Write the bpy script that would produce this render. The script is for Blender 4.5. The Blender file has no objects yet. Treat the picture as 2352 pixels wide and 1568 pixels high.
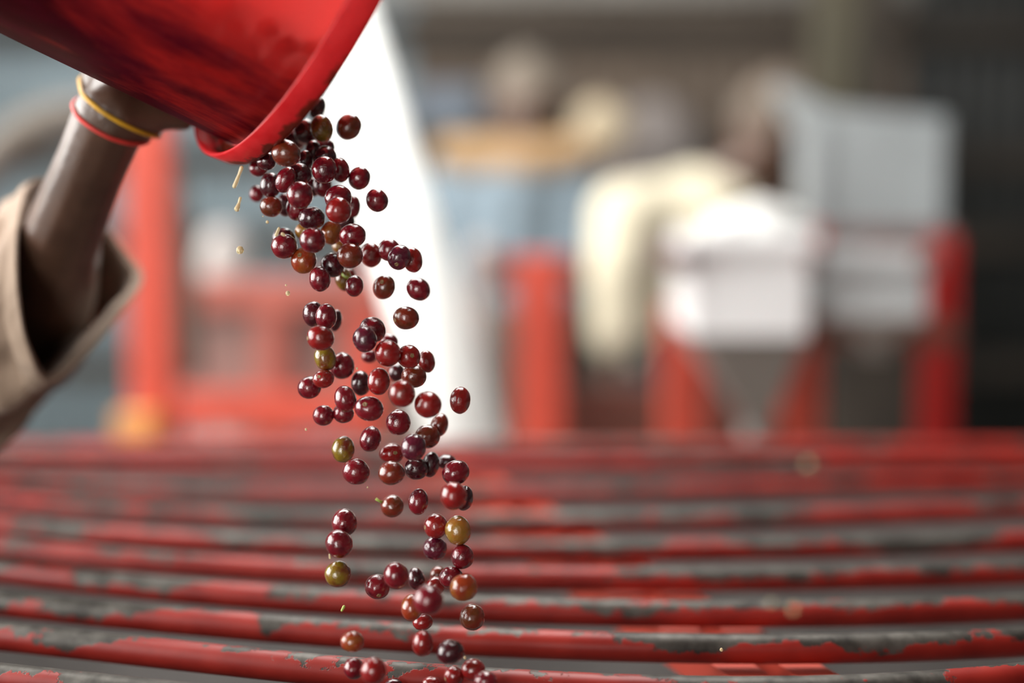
import bpy, bmesh, math, random
import numpy as np
from mathutils import Vector, Matrix, noise
from mathutils.bvhtree import BVHTree

# ------------------------------------------------------------------ camera, sky, exposure
scene = bpy.context.scene
col = scene.collection
FPX = 50.0 / 36.0 * 2352.0
CAM = Vector((0, 0, 1.16))
PITCH = math.atan((784 - 480) / FPX)
FWD = Vector((0, math.cos(PITCH), -math.sin(PITCH)))
UPV = Vector((0, math.sin(PITCH), math.cos(PITCH)))
RGT = Vector((1, 0, 0))
cd = bpy.data.cameras.new('camera')
cam = bpy.data.objects.new('camera', cd)
col.objects.link(cam)
cam.location = CAM
cam.rotation_euler = (math.pi / 2 - PITCH, 0, 0)
cd.sensor_width = 36.0
cd.lens = 50.0
cd.clip_start = 0.02
cd.dof.use_dof = True
cd.dof.focus_distance = 0.788
cd.dof.aperture_fstop = 1.4
scene.camera = cam

world = bpy.data.worlds.new('overcast_sky')
scene.world = world
world.use_nodes = True
wbg = world.node_tree.nodes['Background']
wbg.inputs[0].default_value = (1.0, 0.985, 0.95, 1)
wbg.inputs[1].default_value = 10.0

# light portals in the two openings of the shed (they guide sampling of the sky and emit nothing)
for nm, loc, rot, sx, sy in (('portal_side', (-2.36, 1.4, 1.85), (0, -math.pi / 2, 0), 1.9, 3.6), ('portal_front', (-1.50, -3.36, 1.2), (math.pi / 2, 0, 0), 1.4, 2.4), ('portal_roof', (-.6, 2.1, 3.0), (0, 0, 0), 2.4, 2.2)):
    pl = bpy.data.lights.new(nm, 'AREA')
    pl.shape = 'RECTANGLE'
    pl.size, pl.size_y = sx, sy
    pl.cycles.is_portal = True
    po = bpy.data.objects.new(nm, pl)
    col.objects.link(po)
    po.location = loc
    po.rotation_euler = rot

scene.view_settings.view_transform = 'Standard'
scene.view_settings.look = 'None'
scene.view_settings.exposure = 0.0
scene.view_settings.gamma = 1.0
scene.view_settings.use_curve_mapping = False

rnd = random.Random(7)


def at(px, py, z):
    """world point seen at photo pixel (px, py) at depth z metres along the view axis"""
    return CAM + z * (FWD + RGT * ((px - 1176) / FPX) + UPV * ((784 - py) / FPX))


def project(p):
    d = Vector(p) - CAM
    z = d.dot(FWD)
    return 1176 + FPX * d.dot(RGT) / z, 784 - FPX * d.dot(UPV) / z, z


# ------------------------------------------------------------------ helpers
def obj(name, me, mat=None, parent=None, smooth=False):
    if isinstance(me, bmesh.types.BMesh):
        bm = me
        me = bpy.data.meshes.new(name)
        bm.to_mesh(me)
        bm.free()
    if mat is not None and len(me.materials) == 0:
        me.materials.append(mat)
    if smooth:
        me.polygons.foreach_set('use_smooth', [True] * len(me.polygons))
    o = bpy.data.objects.new(name, me)
    col.objects.link(o)
    if parent is not None:
        o.parent = parent
    return o


def tag(o, label=None, cat=None, group=None, kind=None):
    if label:
        o['label'] = label
    if cat:
        o['category'] = cat
    if group:
        o['group'] = group
    if kind:
        o['kind'] = kind
    return o


def empty(name, loc=(0, 0, 0)):
    o = bpy.data.objects.new(name, None)
    col.objects.link(o)
    o.location = loc
    o.empty_display_size = 0.05
    return o


def under(o, parent):
    """parent keeping the world placement of a mesh built in world coordinates"""
    o.parent = parent
    o.matrix_parent_inverse = Matrix.Translation(-Vector(parent.location))
    return o


def box_bm(lo, hi, bev=0.0):
    bm = bmesh.new()
    bmesh.ops.create_cube(bm, size=1)
    lo, hi = Vector(lo), Vector(hi)
    for v in bm.verts:
        v.co = Vector(((v.co.x + .5) * (hi.x - lo.x) + lo.x, (v.co.y + .5) * (hi.y - lo.y) + lo.y, (v.co.z + .5) * (hi.z - lo.z) + lo.z))
    if bev > 0:
        bmesh.ops.bevel(bm, geom=list(bm.edges), offset=bev, segments=2, affect='EDGES', profile=0.5)
    return bm


def tube_mesh(name, pts, radii, sides=12, caps=True, closed=False):
    pts = [Vector(p) for p in pts]
    n = len(pts)
    if not hasattr(radii, '__len__'):
        radii = [radii] * n
    verts, faces = [], []
    prev = None
    for i, p in enumerate(pts):
        if closed:
            t = (pts[(i + 1) % n] - pts[i - 1]).normalized()
        else:
            t = (pts[min(i + 1, n - 1)] - pts[max(i - 1, 0)]).normalized()
        if prev is None:
            a = Vector((0, 0, 1)) if abs(t.z) < .9 else Vector((1, 0, 0))
            u = (a - t * a.dot(t)).normalized()
        else:
            u = (prev - t * prev.dot(t)).normalized()
        prev = u
        w = t.cross(u)
        for k in range(sides):
            an = 2 * math.pi * k / sides
            verts.append(p + radii[i] * (math.cos(an) * u + math.sin(an) * w))
    m = n if closed else n - 1
    for i in range(m):
        j = (i + 1) % n
        for k in range(sides):
            k2 = (k + 1) % sides
            faces.append((i * sides + k, i * sides + k2, j * sides + k2, j * sides + k))
    if caps and not closed:
        faces.append(tuple(range(sides - 1, -1, -1)))
        faces.append(tuple((n - 1) * sides + k for k in range(sides)))
    me = bpy.data.meshes.new(name)
    me.from_pydata([tuple(v) for v in verts], [], faces)
    me.update()
    return me


def blob(name, caps, voxel, smooth_it=6, factor=.5):
    """one continuous surface grown over tapered capsules (p0, r0, p1, r1)"""
    bm = bmesh.new()
    for (p0, r0, p1, r1) in caps:
        b = bmesh.new()
        bmesh.ops.create_icosphere(b, subdivisions=2, radius=r0, matrix=Matrix.Translation(p0))
        bmesh.ops.create_icosphere(b, subdivisions=2, radius=r1, matrix=Matrix.Translation(p1))
        r = bmesh.ops.convex_hull(b, input=list(b.verts))
        junk = [g for g in r['geom_interior'] if isinstance(g, bmesh.types.BMVert)]
        bmesh.ops.delete(b, geom=junk, context='VERTS')
        t = bpy.data.meshes.new('t')
        b.to_mesh(t)
        b.free()
        bm.from_mesh(t)
        bpy.data.meshes.remove(t)
    me = bpy.data.meshes.new(name + '_raw')
    bm.to_mesh(me)
    bm.free()
    o = bpy.data.objects.new(name + '_raw', me)
    col.objects.link(o)
    m = o.modifiers.new('r', 'REMESH')
    m.mode = 'VOXEL'
    m.voxel_size = voxel
    s = o.modifiers.new('s', 'SMOOTH')
    s.iterations = smooth_it
    s.factor = factor
    dg = bpy.context.evaluated_depsgraph_get()
    out = bpy.data.meshes.new_from_object(o.evaluated_get(dg))
    bpy.data.objects.remove(o)
    bpy.data.meshes.remove(me)
    out.name = name
    out.polygons.foreach_set('use_smooth', [True] * len(out.polygons))
    return out


# ------------------------------------------------------------------ materials
class NT:
    def __init__(self, name):
        self.m = bpy.data.materials.new(name)
        self.m.use_nodes = True
        self.t = self.m.node_tree
        self.b = self.t.nodes['Principled BSDF']
        self.out = self.t.nodes['Material Output']

    def n(self, typ, **kw):
        nd = self.t.nodes.new(typ)
        for k, v in kw.items():
            if k.startswith('i_'):
                key = k[2:]
                nd.inputs[int(key) if key.isdigit() else key].default_value = v
            else:
                setattr(nd, k, v)
        return nd

    def l(self, a, b):
        self.t.links.new(a, b)

    def math(self, op, a, b=None, c=None, clamp=False):
        nd = self.n('ShaderNodeMath', operation=op, use_clamp=clamp)
        for i, v in enumerate((a, b, c)):
            if v is None:
                continue
            if isinstance(v, (int, float)):
                nd.inputs[i].default_value = v
            else:
                self.l(v, nd.inputs[i])
        return nd.outputs[0]

    def ramp(self, fac, stops, interp='LINEAR'):
        nd = self.n('ShaderNodeValToRGB')
        cr = nd.color_ramp
        cr.interpolation = interp
        while len(cr.elements) < len(stops):
            cr.elements.new(0.5)
        for e, (p, c) in zip(cr.elements, stops):
            e.position = p
            e.color = (*c, 1) if len(c) == 3 else c
        self.l(fac, nd.inputs[0])
        return nd.outputs[0]

    def mix(self, fac, a, b):
        nd = self.n('ShaderNodeMix', data_type='RGBA')
        for sock, v in ((nd.inputs[0], fac), (nd.inputs[6], a), (nd.inputs[7], b)):
            if isinstance(v, (int, float)):
                sock.default_value = v
            elif isinstance(v, tuple):
                sock.default_value = (*v, 1)
            else:
                self.l(v, sock)
        return nd.outputs[2]

    def noise(self, vec=None, scale=5., detail=3., rough=.5, dist=0.):
        nd = self.n('ShaderNodeTexNoise', i_Scale=scale, i_Detail=detail, i_Roughness=rough, i_Distortion=dist)
        if vec is not None:
            self.l(vec, nd.inputs['Vector'])
        return nd.outputs[0]

    def coord(self, which='Object', scale=None):
        tc = self.n('ShaderNodeTexCoord')
        o = tc.outputs[which]
        if scale:
            mp = self.n('ShaderNodeMapping')
            mp.inputs['Scale'].default_value = scale
            self.l(o, mp.inputs[0])
            o = mp.outputs[0]
        return o

    def bump(self, h, strength=.3, dist=.002):
        nd = self.n('ShaderNodeBump', i_Strength=strength, i_Distance=dist)
        self.l(h, nd.inputs['Height'])
        self.l(nd.outputs[0], self.b.inputs['Normal'])


def paint(name, c, rough=.5, var=.25, scale=6., metallic=0., bump=.0, spec=.5):
    t = NT(name)
    f = t.noise(t.coord(), scale, 4)
    d = tuple(x * (1 - var) for x in c)
    e = tuple(min(1, x * (1 + var)) for x in c)
    t.l(t.ramp(f, [(.3, d), (.7, e)]), t.b.inputs['Base Color'])
    t.b.inputs['Roughness'].default_value = rough
    t.b.inputs['Metallic'].default_value = metallic
    t.b.inputs['Specular IOR Level'].default_value = spec
    if bump:
        t.bump(t.noise(t.coord(), scale * 12, 3), bump, .003)
    return t.m


def rod_material():
    t = NT('worn_red_paint_on_steel')
    co = t.coord('Object')
    geo = t.n('ShaderNodeNewGeometry')
    sep = t.n('ShaderNodeSeparateXYZ')
    t.l(geo.outputs['Normal'], sep.inputs[0])
    mp = t.n('ShaderNodeMapping')
    mp.inputs['Scale'].default_value = (11, 40, 14)
    t.l(co, mp.inputs[0])
    big = t.noise(mp.outputs[0], 1.0, 2, .45)
    mp2 = t.n('ShaderNodeMapping')
    mp2.inputs['Scale'].default_value = (1, 1.2, 1.2)
    t.l(co, mp2.inputs[0])
    chips = t.noise(mp2.outputs[0], 90, 5, .65)
    # wear grows where hands, sacks and cherries rub: the crown of each rod
    nz = t.math('MULTIPLY', t.math('SUBTRACT', sep.outputs[2], .60), .46)
    w = t.math('ADD', t.math('ADD', t.math('MULTIPLY', t.math('SUBTRACT', big, .5), 2.4), t.math('MULTIPLY', t.math('SUBTRACT', chips, .5), 1.15)), nz)
    # the far rods see less traffic than the ones by the feeding side
    sp_ = t.n('ShaderNodeSeparateXYZ')
    t.l(co, sp_.inputs[0])
    far = t.math('MULTIPLY', t.math('MAXIMUM', t.math('SUBTRACT', sp_.outputs[1], 1.08), 0.0), .62)
    w = t.math('SUBTRACT', w, far)
    mask = t.ramp(t.math('ADD', w, .5), [(.49, (0, 0, 0)), (.535, (1, 1, 1))])
    redv = t.noise(co, 30, 3)
    red = t.ramp(redv, [(.3, (.185, .009, .006)), (.7, (.31, .021, .013))])
    st = t.noise(co, 60, 4, .6)
    steel = t.ramp(st, [(.32, (.022, .019, .016)), (.5, (.064, .058, .050)), (.75, (.13, .12, .106))])
    t.l(t.mix(mask, red, steel), t.b.inputs['Base Color'])
    t.l(t.math('MULTIPLY', mask, .35), t.b.inputs['Metallic'])
    t.l(t.math('ADD', t.math('MULTIPLY', mask, .05), .43), t.b.inputs['Roughness'])
    t.b.inputs['Specular IOR Level'].default_value = .32
    t.bump(t.math('SUBTRACT', t.math('MULTIPLY', st, .35), mask), .35, .0012)
    return t.m


def skin_material():
    t = NT('dark_skin')
    co = t.coord()
    f = t.noise(co, 22, 5, .6)
    t.l(t.ramp(f, [(.3, (.055, .027, .017)), (.7, (.115, .058, .036))]), t.b.inputs['Base Color'])
    t.b.inputs['Roughness'].default_value = .36
    t.b.inputs['Specular IOR Level'].default_value = .8
    v = t.n('ShaderNodeTexVoronoi', i_Scale=420., feature='DISTANCE_TO_EDGE')
    t.l(co, v.inputs['Vector'])
    w = t.noise(co, 130, 4, .65)
    t.bump(t.math('ADD', t.math('MULTIPLY', v.outputs['Distance'], .6), w), .28, .0012)
    return t.m


def cloth_material(name, c, weave=900., var=.16):
    t = NT(name)
    co = t.coord()
    f = t.noise(co, 14, 5, .6)
    t.l(t.ramp(f, [(.3, tuple(x * (1 - var) for x in c)), (.7, tuple(min(1, x * (1 + var)) for x in c))]), t.b.inputs['Base Color'])
    t.b.inputs['Roughness'].default_value = .88
    t.b.inputs['Sheen Weight'].default_value = .12
    if weave > 500:
        t.bump(t.math('ADD', t.math('MULTIPLY', t.noise(co, weave, 2), .03), t.noise(co, 22, 3, .5, .8)), .5, .012)
    return t.m


def bucket_material():
    t = NT('red_bucket_plastic')
    co = t.coord('Object')
    # object space: +Z runs along the bucket axis to the mouth
    mp = t.n('ShaderNodeMapping')
    mp.inputs['Scale'].default_value = (1, 1, .45)
    t.l(co, mp.inputs[0])
    n1 = t.noise(mp.outputs[0], 13, 5, .6, .6)
    n2 = t.noise(mp.outputs[0], 38, 4, .65)
    mp3 = t.n('ShaderNodeMapping')
    mp3.inputs['Scale'].default_value = (1, 1, .05)
    t.l(co, mp3.inputs[0])
    streak = t.noise(mp3.outputs[0], 70, 3, .6)
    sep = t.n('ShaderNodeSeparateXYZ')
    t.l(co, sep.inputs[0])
    # juice stains, plus painted shade of the cherries inside towards belly (+X) and base
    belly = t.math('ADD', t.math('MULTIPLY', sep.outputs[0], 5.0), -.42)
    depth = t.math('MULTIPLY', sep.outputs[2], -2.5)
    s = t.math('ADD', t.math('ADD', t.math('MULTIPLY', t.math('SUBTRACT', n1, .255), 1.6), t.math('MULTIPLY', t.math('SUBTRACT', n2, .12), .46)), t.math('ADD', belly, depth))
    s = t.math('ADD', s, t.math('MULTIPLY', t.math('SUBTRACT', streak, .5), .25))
    stain_shade = t.ramp(s, [(.70, (0, 0, 0)), (.95, (1, 1, 1))])
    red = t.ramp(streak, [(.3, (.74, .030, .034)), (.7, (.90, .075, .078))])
    juice = t.ramp(n2, [(.35, (.09, .005, .02)), (.6, (.20, .008, .045)), (.8, (.32, .014, .04))])  # juice tint, also the tone of the painted shade
    base = t.mix(t.math('MULTIPLY', stain_shade, .92), red, juice)
    t.l(base, t.b.inputs['Base Color'])
    t.b.inputs['Roughness'].default_value = .36
    t.bump(t.math('ADD', streak, t.math('MULTIPLY', n2, .4)), .12, .0015)
    tr = t.n('ShaderNodeBsdfTranslucent')
    t.l(t.mix(t.math('MULTIPLY', stain_shade, .9), (1.0, .22, .20), juice), tr.inputs[0])
    ms = t.n('ShaderNodeMixShader')
    ms.inputs[0].default_value = .80
    t.l(t.b.outputs[0], ms.inputs[1])
    t.l(tr.outputs[0], ms.inputs[2])
    t.l(ms.outputs[0], t.out.inputs[0])
    return t.m


def rim_material():
    t = NT('red_rim_plastic')
    co = t.coord('Object')
    n = t.noise(co, 60, 4, .6)
    sep = t.n('ShaderNodeSeparateXYZ')
    t.l(co, sep.inputs[0])
    # dried pulp and mud caked on the mouth edge of the lip where the cherries spill
    k = t.math('ADD', t.math('ADD', t.math('MULTIPLY', sep.outputs[2], 42), t.math('MULTIPLY', sep.outputs[0], 3.2)), t.math('MULTIPLY', n, 1.1))
    dirt = t.ramp(k, [(.74, (0, 0, 0)), (.86, (1, 1, 1))])
    base = t.mix(t.math('MULTIPLY', dirt, .9), t.ramp(n, [(.3, (.76, .022, .030)), (.7, (.92, .06, .07))]), (.13, .028, .010))
    t.l(base, t.b.inputs['Base Color'])
    t.b.inputs['Roughness'].default_value = .3
    tr = t.n('ShaderNodeBsdfTranslucent')
    t.l(base, tr.inputs[0])
    ms = t.n('ShaderNodeMixShader')
    ms.inputs[0].default_value = .5
    t.l(t.b.outputs[0], ms.inputs[1])
    t.l(tr.outputs[0], ms.inputs[2])
    t.l(ms.outputs[0], t.out.inputs[0])
    return t.m


def cherry_material(name, a, b, amount=.5, soft=.12):
    """skin colour a, second ripeness colour b blotched over 'amount' of it"""
    t = NT(name)
    co = t.coord('Object')
    oi = t.n('ShaderNodeObjectInfo')
    vm = t.n('ShaderNodeVectorMath', operation='MULTIPLY_ADD')
    cmb = t.n('ShaderNodeCombineXYZ')
    for i in range(3):
        t.l(oi.outputs['Random'], cmb.inputs[i])
    t.l(cmb.outputs[0], vm.inputs[0])
    vm.inputs[1].default_value = (31, 57, 83)
    t.l(co, vm.inputs[2])
    n = t.noise(vm.outputs[0], 1.0, 2, .45)
    f = t.ramp(n, [(max(0, 1 - amount - soft), (0, 0, 0)), (min(1, 1 - amount + soft), (1, 1, 1))])
    sp = t.noise(vm.outputs[0], 14, 3, .7)
    spk = t.ramp(sp, [(.62, (0, 0, 0)), (.74, (1, 1, 1))])
    base = t.mix(f, a, b)
    base = t.mix(t.math('MULTIPLY', spk, .16), base, tuple(min(1, x * 1.9 + .02) for x in a))
    t.l(base, t.b.inputs['Base Color'])
    t.b.inputs['Roughness'].default_value = .14
    t.b.inputs['Specular IOR Level'].default_value = .55
    t.b.inputs['Coat Weight'].default_value = .9
    t.b.inputs['Coat Roughness'].default_value = .03
    t.bump(t.noise(vm.outputs[0], 3.2, 3, .55), .10, .12)
    return t.m


M = {}
M['rod'] = rod_material()
M['skin'] = skin_material()
M['shirt'] = cloth_material('tan_cotton', (.27, .19, .135))
M['cuff'] = cloth_material('tan_cotton_cuff', (.30, .215, .155))
M['trouser'] = cloth_material('dark_trousers', (.05, .05, .055))
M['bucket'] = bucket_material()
M['rim'] = rim_material()
_t = NT('red_bucket_inner_face')
_t.b.inputs['Base Color'].default_value = (.80, .04, .045, 1)
_t.b.inputs['Roughness'].default_value = .3
_tr = _t.n('ShaderNodeBsdfTransparent')
_tr.inputs[0].default_value = (1, .9, .9, 1)
_ms = _t.n('ShaderNodeMixShader')
_ms.inputs[0].default_value = .78
_t.l(_t.b.outputs[0], _ms.inputs[1])
_t.l(_tr.outputs[0], _ms.inputs[2])
_t.l(_ms.outputs[0], _t.out.inputs[0])
M['bucket_inner'] = _t.m
M['yellow_band'] = paint('yellow_rubber', (.62, .33, .02), .45, .15, 80)
M['red_band'] = paint('red_rubber', (.66, .05, .04), .45, .15, 80)
M['concrete'] = paint('concrete', (.30, .28, .25), .8, .3, 3, bump=.3)
M['hopper_steel'] = paint('dusty_hopper_steel', (.075, .068, .064), .55, .3, 9, metallic=.2)
M['sheet_blue'] = paint('blue_grey_sheet', (.25, .315, .35), .55, .12, 2.2)
M['sheet_fill'] = paint('pale_fill_sheet', (.70, .69, .66), .6, .08, 2)  # unseen front wall made pale to bounce fill light
M['sheet_brown'] = paint('dim_brown_sheet', (.135, .10, .074), .65, .2, 1.6)  # brown wall colour, darkened in place of dim light at the top
M['sheet_dark'] = paint('shaded_black_sheet', (.022, .024, .023), .6, .25, 1.6)  # near-black colour carries the light falling off to the right
M['timber'] = paint('dark_timber', (.045, .036, .028), .8, .3, 7)
M['olive'] = paint('olive_painted_post', (.05, .043, .026), .6, .2, 4)
M['beam'] = paint('grey_beam', (.13, .125, .115), .6, .15, 3)
M['frame_red'] = paint('machine_red_paint', (.52, .070, .042), .42, .14, 5)
M['frame_deep'] = paint('deep_red_paint', (.40, .010, .008), .42, .14, 5)
M['panel_red'] = paint('faded_red_sheet', (.36, .095, .070), .5, .2, 4)
M['panel_dull'] = paint('dull_pink_grey_sheet', (.24, .14, .122), .55, .2, 4)
M['beige_brown'] = paint('beige_brown_sheet', (.16, .13, .105), .6, .2, 4)
M['mauve_rail'] = paint('mauve_grey_rail', (.15, .10, .095), .6, .15, 4)
M['panel_brown'] = paint('rusty_brown_sheet', (.13, .042, .028), .6, .25, 4)
M['pipe_white'] = paint('white_plastic_pipe', (.80, .81, .79), .35, .03, 3)
M['galv'] = paint('galvanised_sheet', (.30, .325, .335), .45, .12, 4, metallic=.0)
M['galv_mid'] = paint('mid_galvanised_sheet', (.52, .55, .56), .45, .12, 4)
M['galv_shaded'] = paint('shaded_galvanised_sheet', (.30, .27, .25), .55, .25, 6)  # darker copy: the hopper's own shade put into cone and spout colour
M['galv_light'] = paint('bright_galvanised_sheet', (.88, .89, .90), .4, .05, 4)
M['cream'] = cloth_material('cream_cotton', (.55, .50, .375), 300)
M['blue_cloth'] = cloth_material('grey_blue_cotton', (.155, .20, .235), 300)
M['orange_cloth'] = cloth_material('orange_cotton', (.33, .205, .10), 300)
M['grey_cloth'] = cloth_material('mauve_grey_cotton', (.20, .175, .165), 300)
M['cap_cream'] = cloth_material('cream_cap_cotton', (.50, .41, .28), 300)
M['cap_beige'] = cloth_material('beige_cap_cotton', (.145, .118, .092), 300)
M['cap_brown'] = cloth_material('brown_cap_cotton', (.10, .075, .055), 300)
M['hair'] = paint('black_hair', (.012, .010, .009), .7, .3, 60)
M['eye'] = paint('eye_white', (.25, .22, .20), .2, .05, 40)
M['sack'] = cloth_material('pale_woven_sack', (.36, .325, .31), 200)
M['white_sack'] = cloth_material('white_woven_sack', (.60, .60, .585), 200)
M['hose'] = paint('brown_grey_hose', (.10, .083, .066), .5, .15, 8)
M['crate'] = paint('blue_grey_plastic', (.24, .29, .36), .5, .1, 5)
M['yellow'] = paint('orange_glow_tone', (.62, .27, .08), .5, .15, 6)
M['calyx'] = paint('cherry_scar', (.20, .12, .05), .55, .4, 6)
M['stem'] = paint('green_stem', (.30, .38, .06), .45, .2, 8)
M['juice'] = NT('cherry_juice').m
jb = M['juice'].node_tree.nodes['Principled BSDF']
jb.inputs['Base Color'].default_value = (.93, .80, .50, 1)
jb.inputs['Roughness'].default_value = .06
jb.inputs['Transmission Weight'].default_value = .55
jb.inputs['IOR'].default_value = 1.34
M['leafbit'] = paint('green_skin_scrap', (.42, .50, .10), .4, .2, 9)

CH = {
    'crimson': cherry_material('cherry_crimson', (0.168, 0.00336, 0.01008), (0.0714, 0.00252, 0.0084), .42),
    'dark': cherry_material('cherry_dark', (0.042, 0.00252, 0.00672), (0.084, 0.00336, 0.0084), .40),
    'red': cherry_material('cherry_red', (0.2436, 0.00672, 0.00672), (0.1596, 0.0084, 0.00504), .42),
    'brown': cherry_material('cherry_brown', (0.168, 0.0168, 0.00672), (0.1092, 0.0252, 0.00672), .45),
    'orange': cherry_material('cherry_orange', (0.252, 0.0294, 0.00672), (0.2856, 0.084, 0.01008), .47),
    'olive': cherry_material('cherry_olive', (0.1428, 0.01848, 0.00672), (0.21, 0.1344, 0.01008), .52),
    'amber': cherry_material('cherry_amber', (0.3024, 0.1008, 0.01344), (0.252, 0.1344, 0.0168), .5),
    'purple': cherry_material('cherry_purple', (0.1008, 0.00672, 0.021), (0.0588, 0.00504, 0.01344), .45),
}

# ------------------------------------------------------------------ the shed
def sheet_mesh(name, w, h, pitch=.076, amp=.009, th=.0012):
    n = max(2, int(w / pitch * 8))
    vs, fs = [], []
    for i in range(n + 1):
        x = w * i / n
        y = amp * math.cos(2 * math.pi * x / pitch)
        for z in (0, h):
            vs.append((x, y, z))
            vs.append((x, y + th, z))
    for i in range(n):
        a = i * 4
        b = a + 4
        fs += [(a, b, b + 2, a + 2), (a + 1, a + 3, b + 3, b + 1), (a, a + 1, b + 1, b), (a + 2, b + 2, b + 3, a + 3)]
    fs += [(0, 2, 3, 1), (n * 4, n * 4 + 1, n * 4 + 3, n * 4 + 2)]
    me = bpy.data.meshes.new(name)
    me.from_pydata(vs, [], fs)
    me.update()
    me.polygons.foreach_set('use_smooth', [True] * len(me.polygons))
    return me


fl = obj('floor', box_bm((-9, -6, -.1), (1.9, 5.2, 0)), M['concrete'])
tag(fl, kind='structure')

wb = empty('wall_back', (0, 4.9, 0))
tag(wb, kind='structure')
W = .84
x = -2.9
sm = {k: None for k in ('sheet_blue', 'sheet_brown', 'sheet_dark')}
while x < 1.85:
    k = 'sheet_blue' if x < -.75 else ('sheet_brown' if x < 1.05 else 'sheet_dark')
    if sm[k] is None:
        sm[k] = sheet_mesh('corrugated_sheet', W + .03, 3.0)
        sm[k].materials.append(M[k])
    o = obj('corrugated_sheet', sm[k], None, wb)
    o.location = (x, (0.0 if int(round(x / W)) % 2 else .004), 0)
    x += W
for z in (.62, 1.05, 1.33, 1.75, 2.6):
    obj('girt', box_bm((-2.9, -.07, z - .04), (2.0, -.012, z + .04), .004), M['timber'], wb)

wr = empty('wall_right', (1.86, -1.5, 0))
tag(wr, kind='structure')
for i in range(10):
    o = obj('corrugated_sheet', sm['sheet_dark'], None, wr)
    o.rotation_euler = (0, 0, math.pi / 2)
    o.location = (0, i * W - 1.9, 0)
rf = empty('ceiling', (0, 0, 3.0))
tag(rf, kind='structure')
roof_me = {}
for i in range(6):
    # three bays over the grate are left open to the sky between two runs of sheet
    for (ya, yb) in (((-3.4, 1.0), (3.2, 5.0)) if i in (1, 2, 3) else ((-3.4, 5.0),)):
        if (ya, yb) not in roof_me:
            roof_me[(ya, yb)] = sheet_mesh('roof_sheet', W + .03, yb - ya)
            roof_me[(ya, yb)].materials.append(M['sheet_brown'])
        o = obj('roof_sheet', roof_me[(ya, yb)], None, rf)
        o.rotation_euler = (-math.pi / 2, 0, 0)
        o.location = (-2.6 + i * .8, ya, .05 + .003 * (i % 2))
# left wall with a wide open bay; unseen front doorway added as fill light
wl = empty('wall_left', (-2.42, -3.4, 0))
tag(wl, kind='structure')
wf = empty('wall_front', (-2.42, -3.4, 0))
tag(wf, kind='structure')


def wall_sheet(parent, u0, u1, z0, z1, along):
    me = sheet_mesh('corrugated_sheet', u1 - u0, z1 - z0)
    me.materials.append(M['sheet_blue'] if along == 'y' else M['sheet_fill'])
    o = obj('corrugated_sheet', me, None, parent)
    if along == 'y':
        o.rotation_euler = (0, 0, math.pi / 2)
        o.location = (0, u0, z0)
    else:
        o.location = (u0, 0, z0)


OPEN_Y = (3.0, 6.6)
for (u0, u1, z0, z1) in ((0, 1.5, 0, 3), (1.5, OPEN_Y[0], 0, 3), (OPEN_Y[0], 4.2, 0, .9), (4.2, OPEN_Y[1], 0, .9), (OPEN_Y[0], 4.2, 2.8, 3), (4.2, OPEN_Y[1], 2.8, 3), (OPEN_Y[1], 8.3, 0, 3)):
    wall_sheet(wl, u0, u1, z0, z1, 'y')
for (u0, u1, z0, z1) in ((0, .22, 0, 3), (.22, 1.62, 2.4, 3), (1.62, 4.28, 0, 3)):
    wall_sheet(wf, u0, u1, z0, z1, 'x')
bm_ = obj('beam', box_bm((-2.9, 4.02, 1.745), (1.15, 4.18, 1.95), .008), M['beam'])
tag(bm_, 'grey horizontal beam across the top of the dark back wall', 'beam')

# olive post hanging down to machine at the upper right
pp = at(1925, 0, 3.3)
o = obj('olive_post', box_bm((pp.x - .055, pp.y - .04, 1.0), (pp.x + .045, pp.y + .06, 2.9), .006), M['olive'])
tag(o, 'olive painted upright post in the dark corner behind the grey hopper', 'post')
o = obj('olive_post', box_bm((pp.x + .10, pp.y + .3, 0), (pp.x + .2, pp.y + .4, 2.9), .006), M['olive'])
o.data.materials[0] = M['timber']
tag(o, 'dim grey-green post right of the olive one, behind the grey hopper', 'post')

# ------------------------------------------------------------------ grate of bent rods
ZG = CAM.z - .26
RR = .0088


def rod_point(px, ytop):
    """point of the rod's centre line in the grate plane whose upper silhouette shows at (px, ytop)"""
    y = ytop
    for _ in range(6):
        d = FWD + RGT * ((px - 1176) / FPX) + UPV * ((784 - y) / FPX)
        z = (ZG - CAM.z) / d.z
        y = ytop + RR * FPX / z
    d = FWD + RGT * ((px - 1176) / FPX) + UPV * ((784 - y) / FPX)
    z = (ZG - CAM.z) / d.z
    p = CAM + d * z
    return p.x, p.y


RODS = [
    (1518, 1592, 1628, 1628),
    (1427, 1500, 1536, 1526),
    (1357, 1420, 1446, 1443),
    (1288, 1353, 1374, 1363),
    (1234, 1290, 1302, 1283),
    (1190, 1232, 1238, 1216),
    (1136, 1170, 1174, 1148),
    (1094, 1112, 1111, 1092),
    (1053, 1056, 1055, 1046),
    (1020, 1017, 1016, 1012),
]
XL, XR = -.60, .74
grate = empty('hopper_grate', (0, 1.05, ZG))
tag(grate, 'red painted pipe grate with worn bare steel tops, laid over the hopper', 'grate')
coefs = []
for k, ys in enumerate(RODS):
    P = [rod_point(px, y) for px, y in zip((0, 700, 1130, 2352), ys)]
    c = np.polyfit([p[0] for p in P], [p[1] for p in P], 3)
    coefs.append((c, P[0][0], P[-1][0]))


def rod_y(cf, x):
    c, a, b = cf
    if x < a:
        return np.polyval(c, a) + np.polyval(np.polyder(c), a) * (x - a)
    if x > b:
        return np.polyval(c, b) + np.polyval(np.polyder(c), b) * (x - b)
    return np.polyval(c, x)


rod_curves = []
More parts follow.
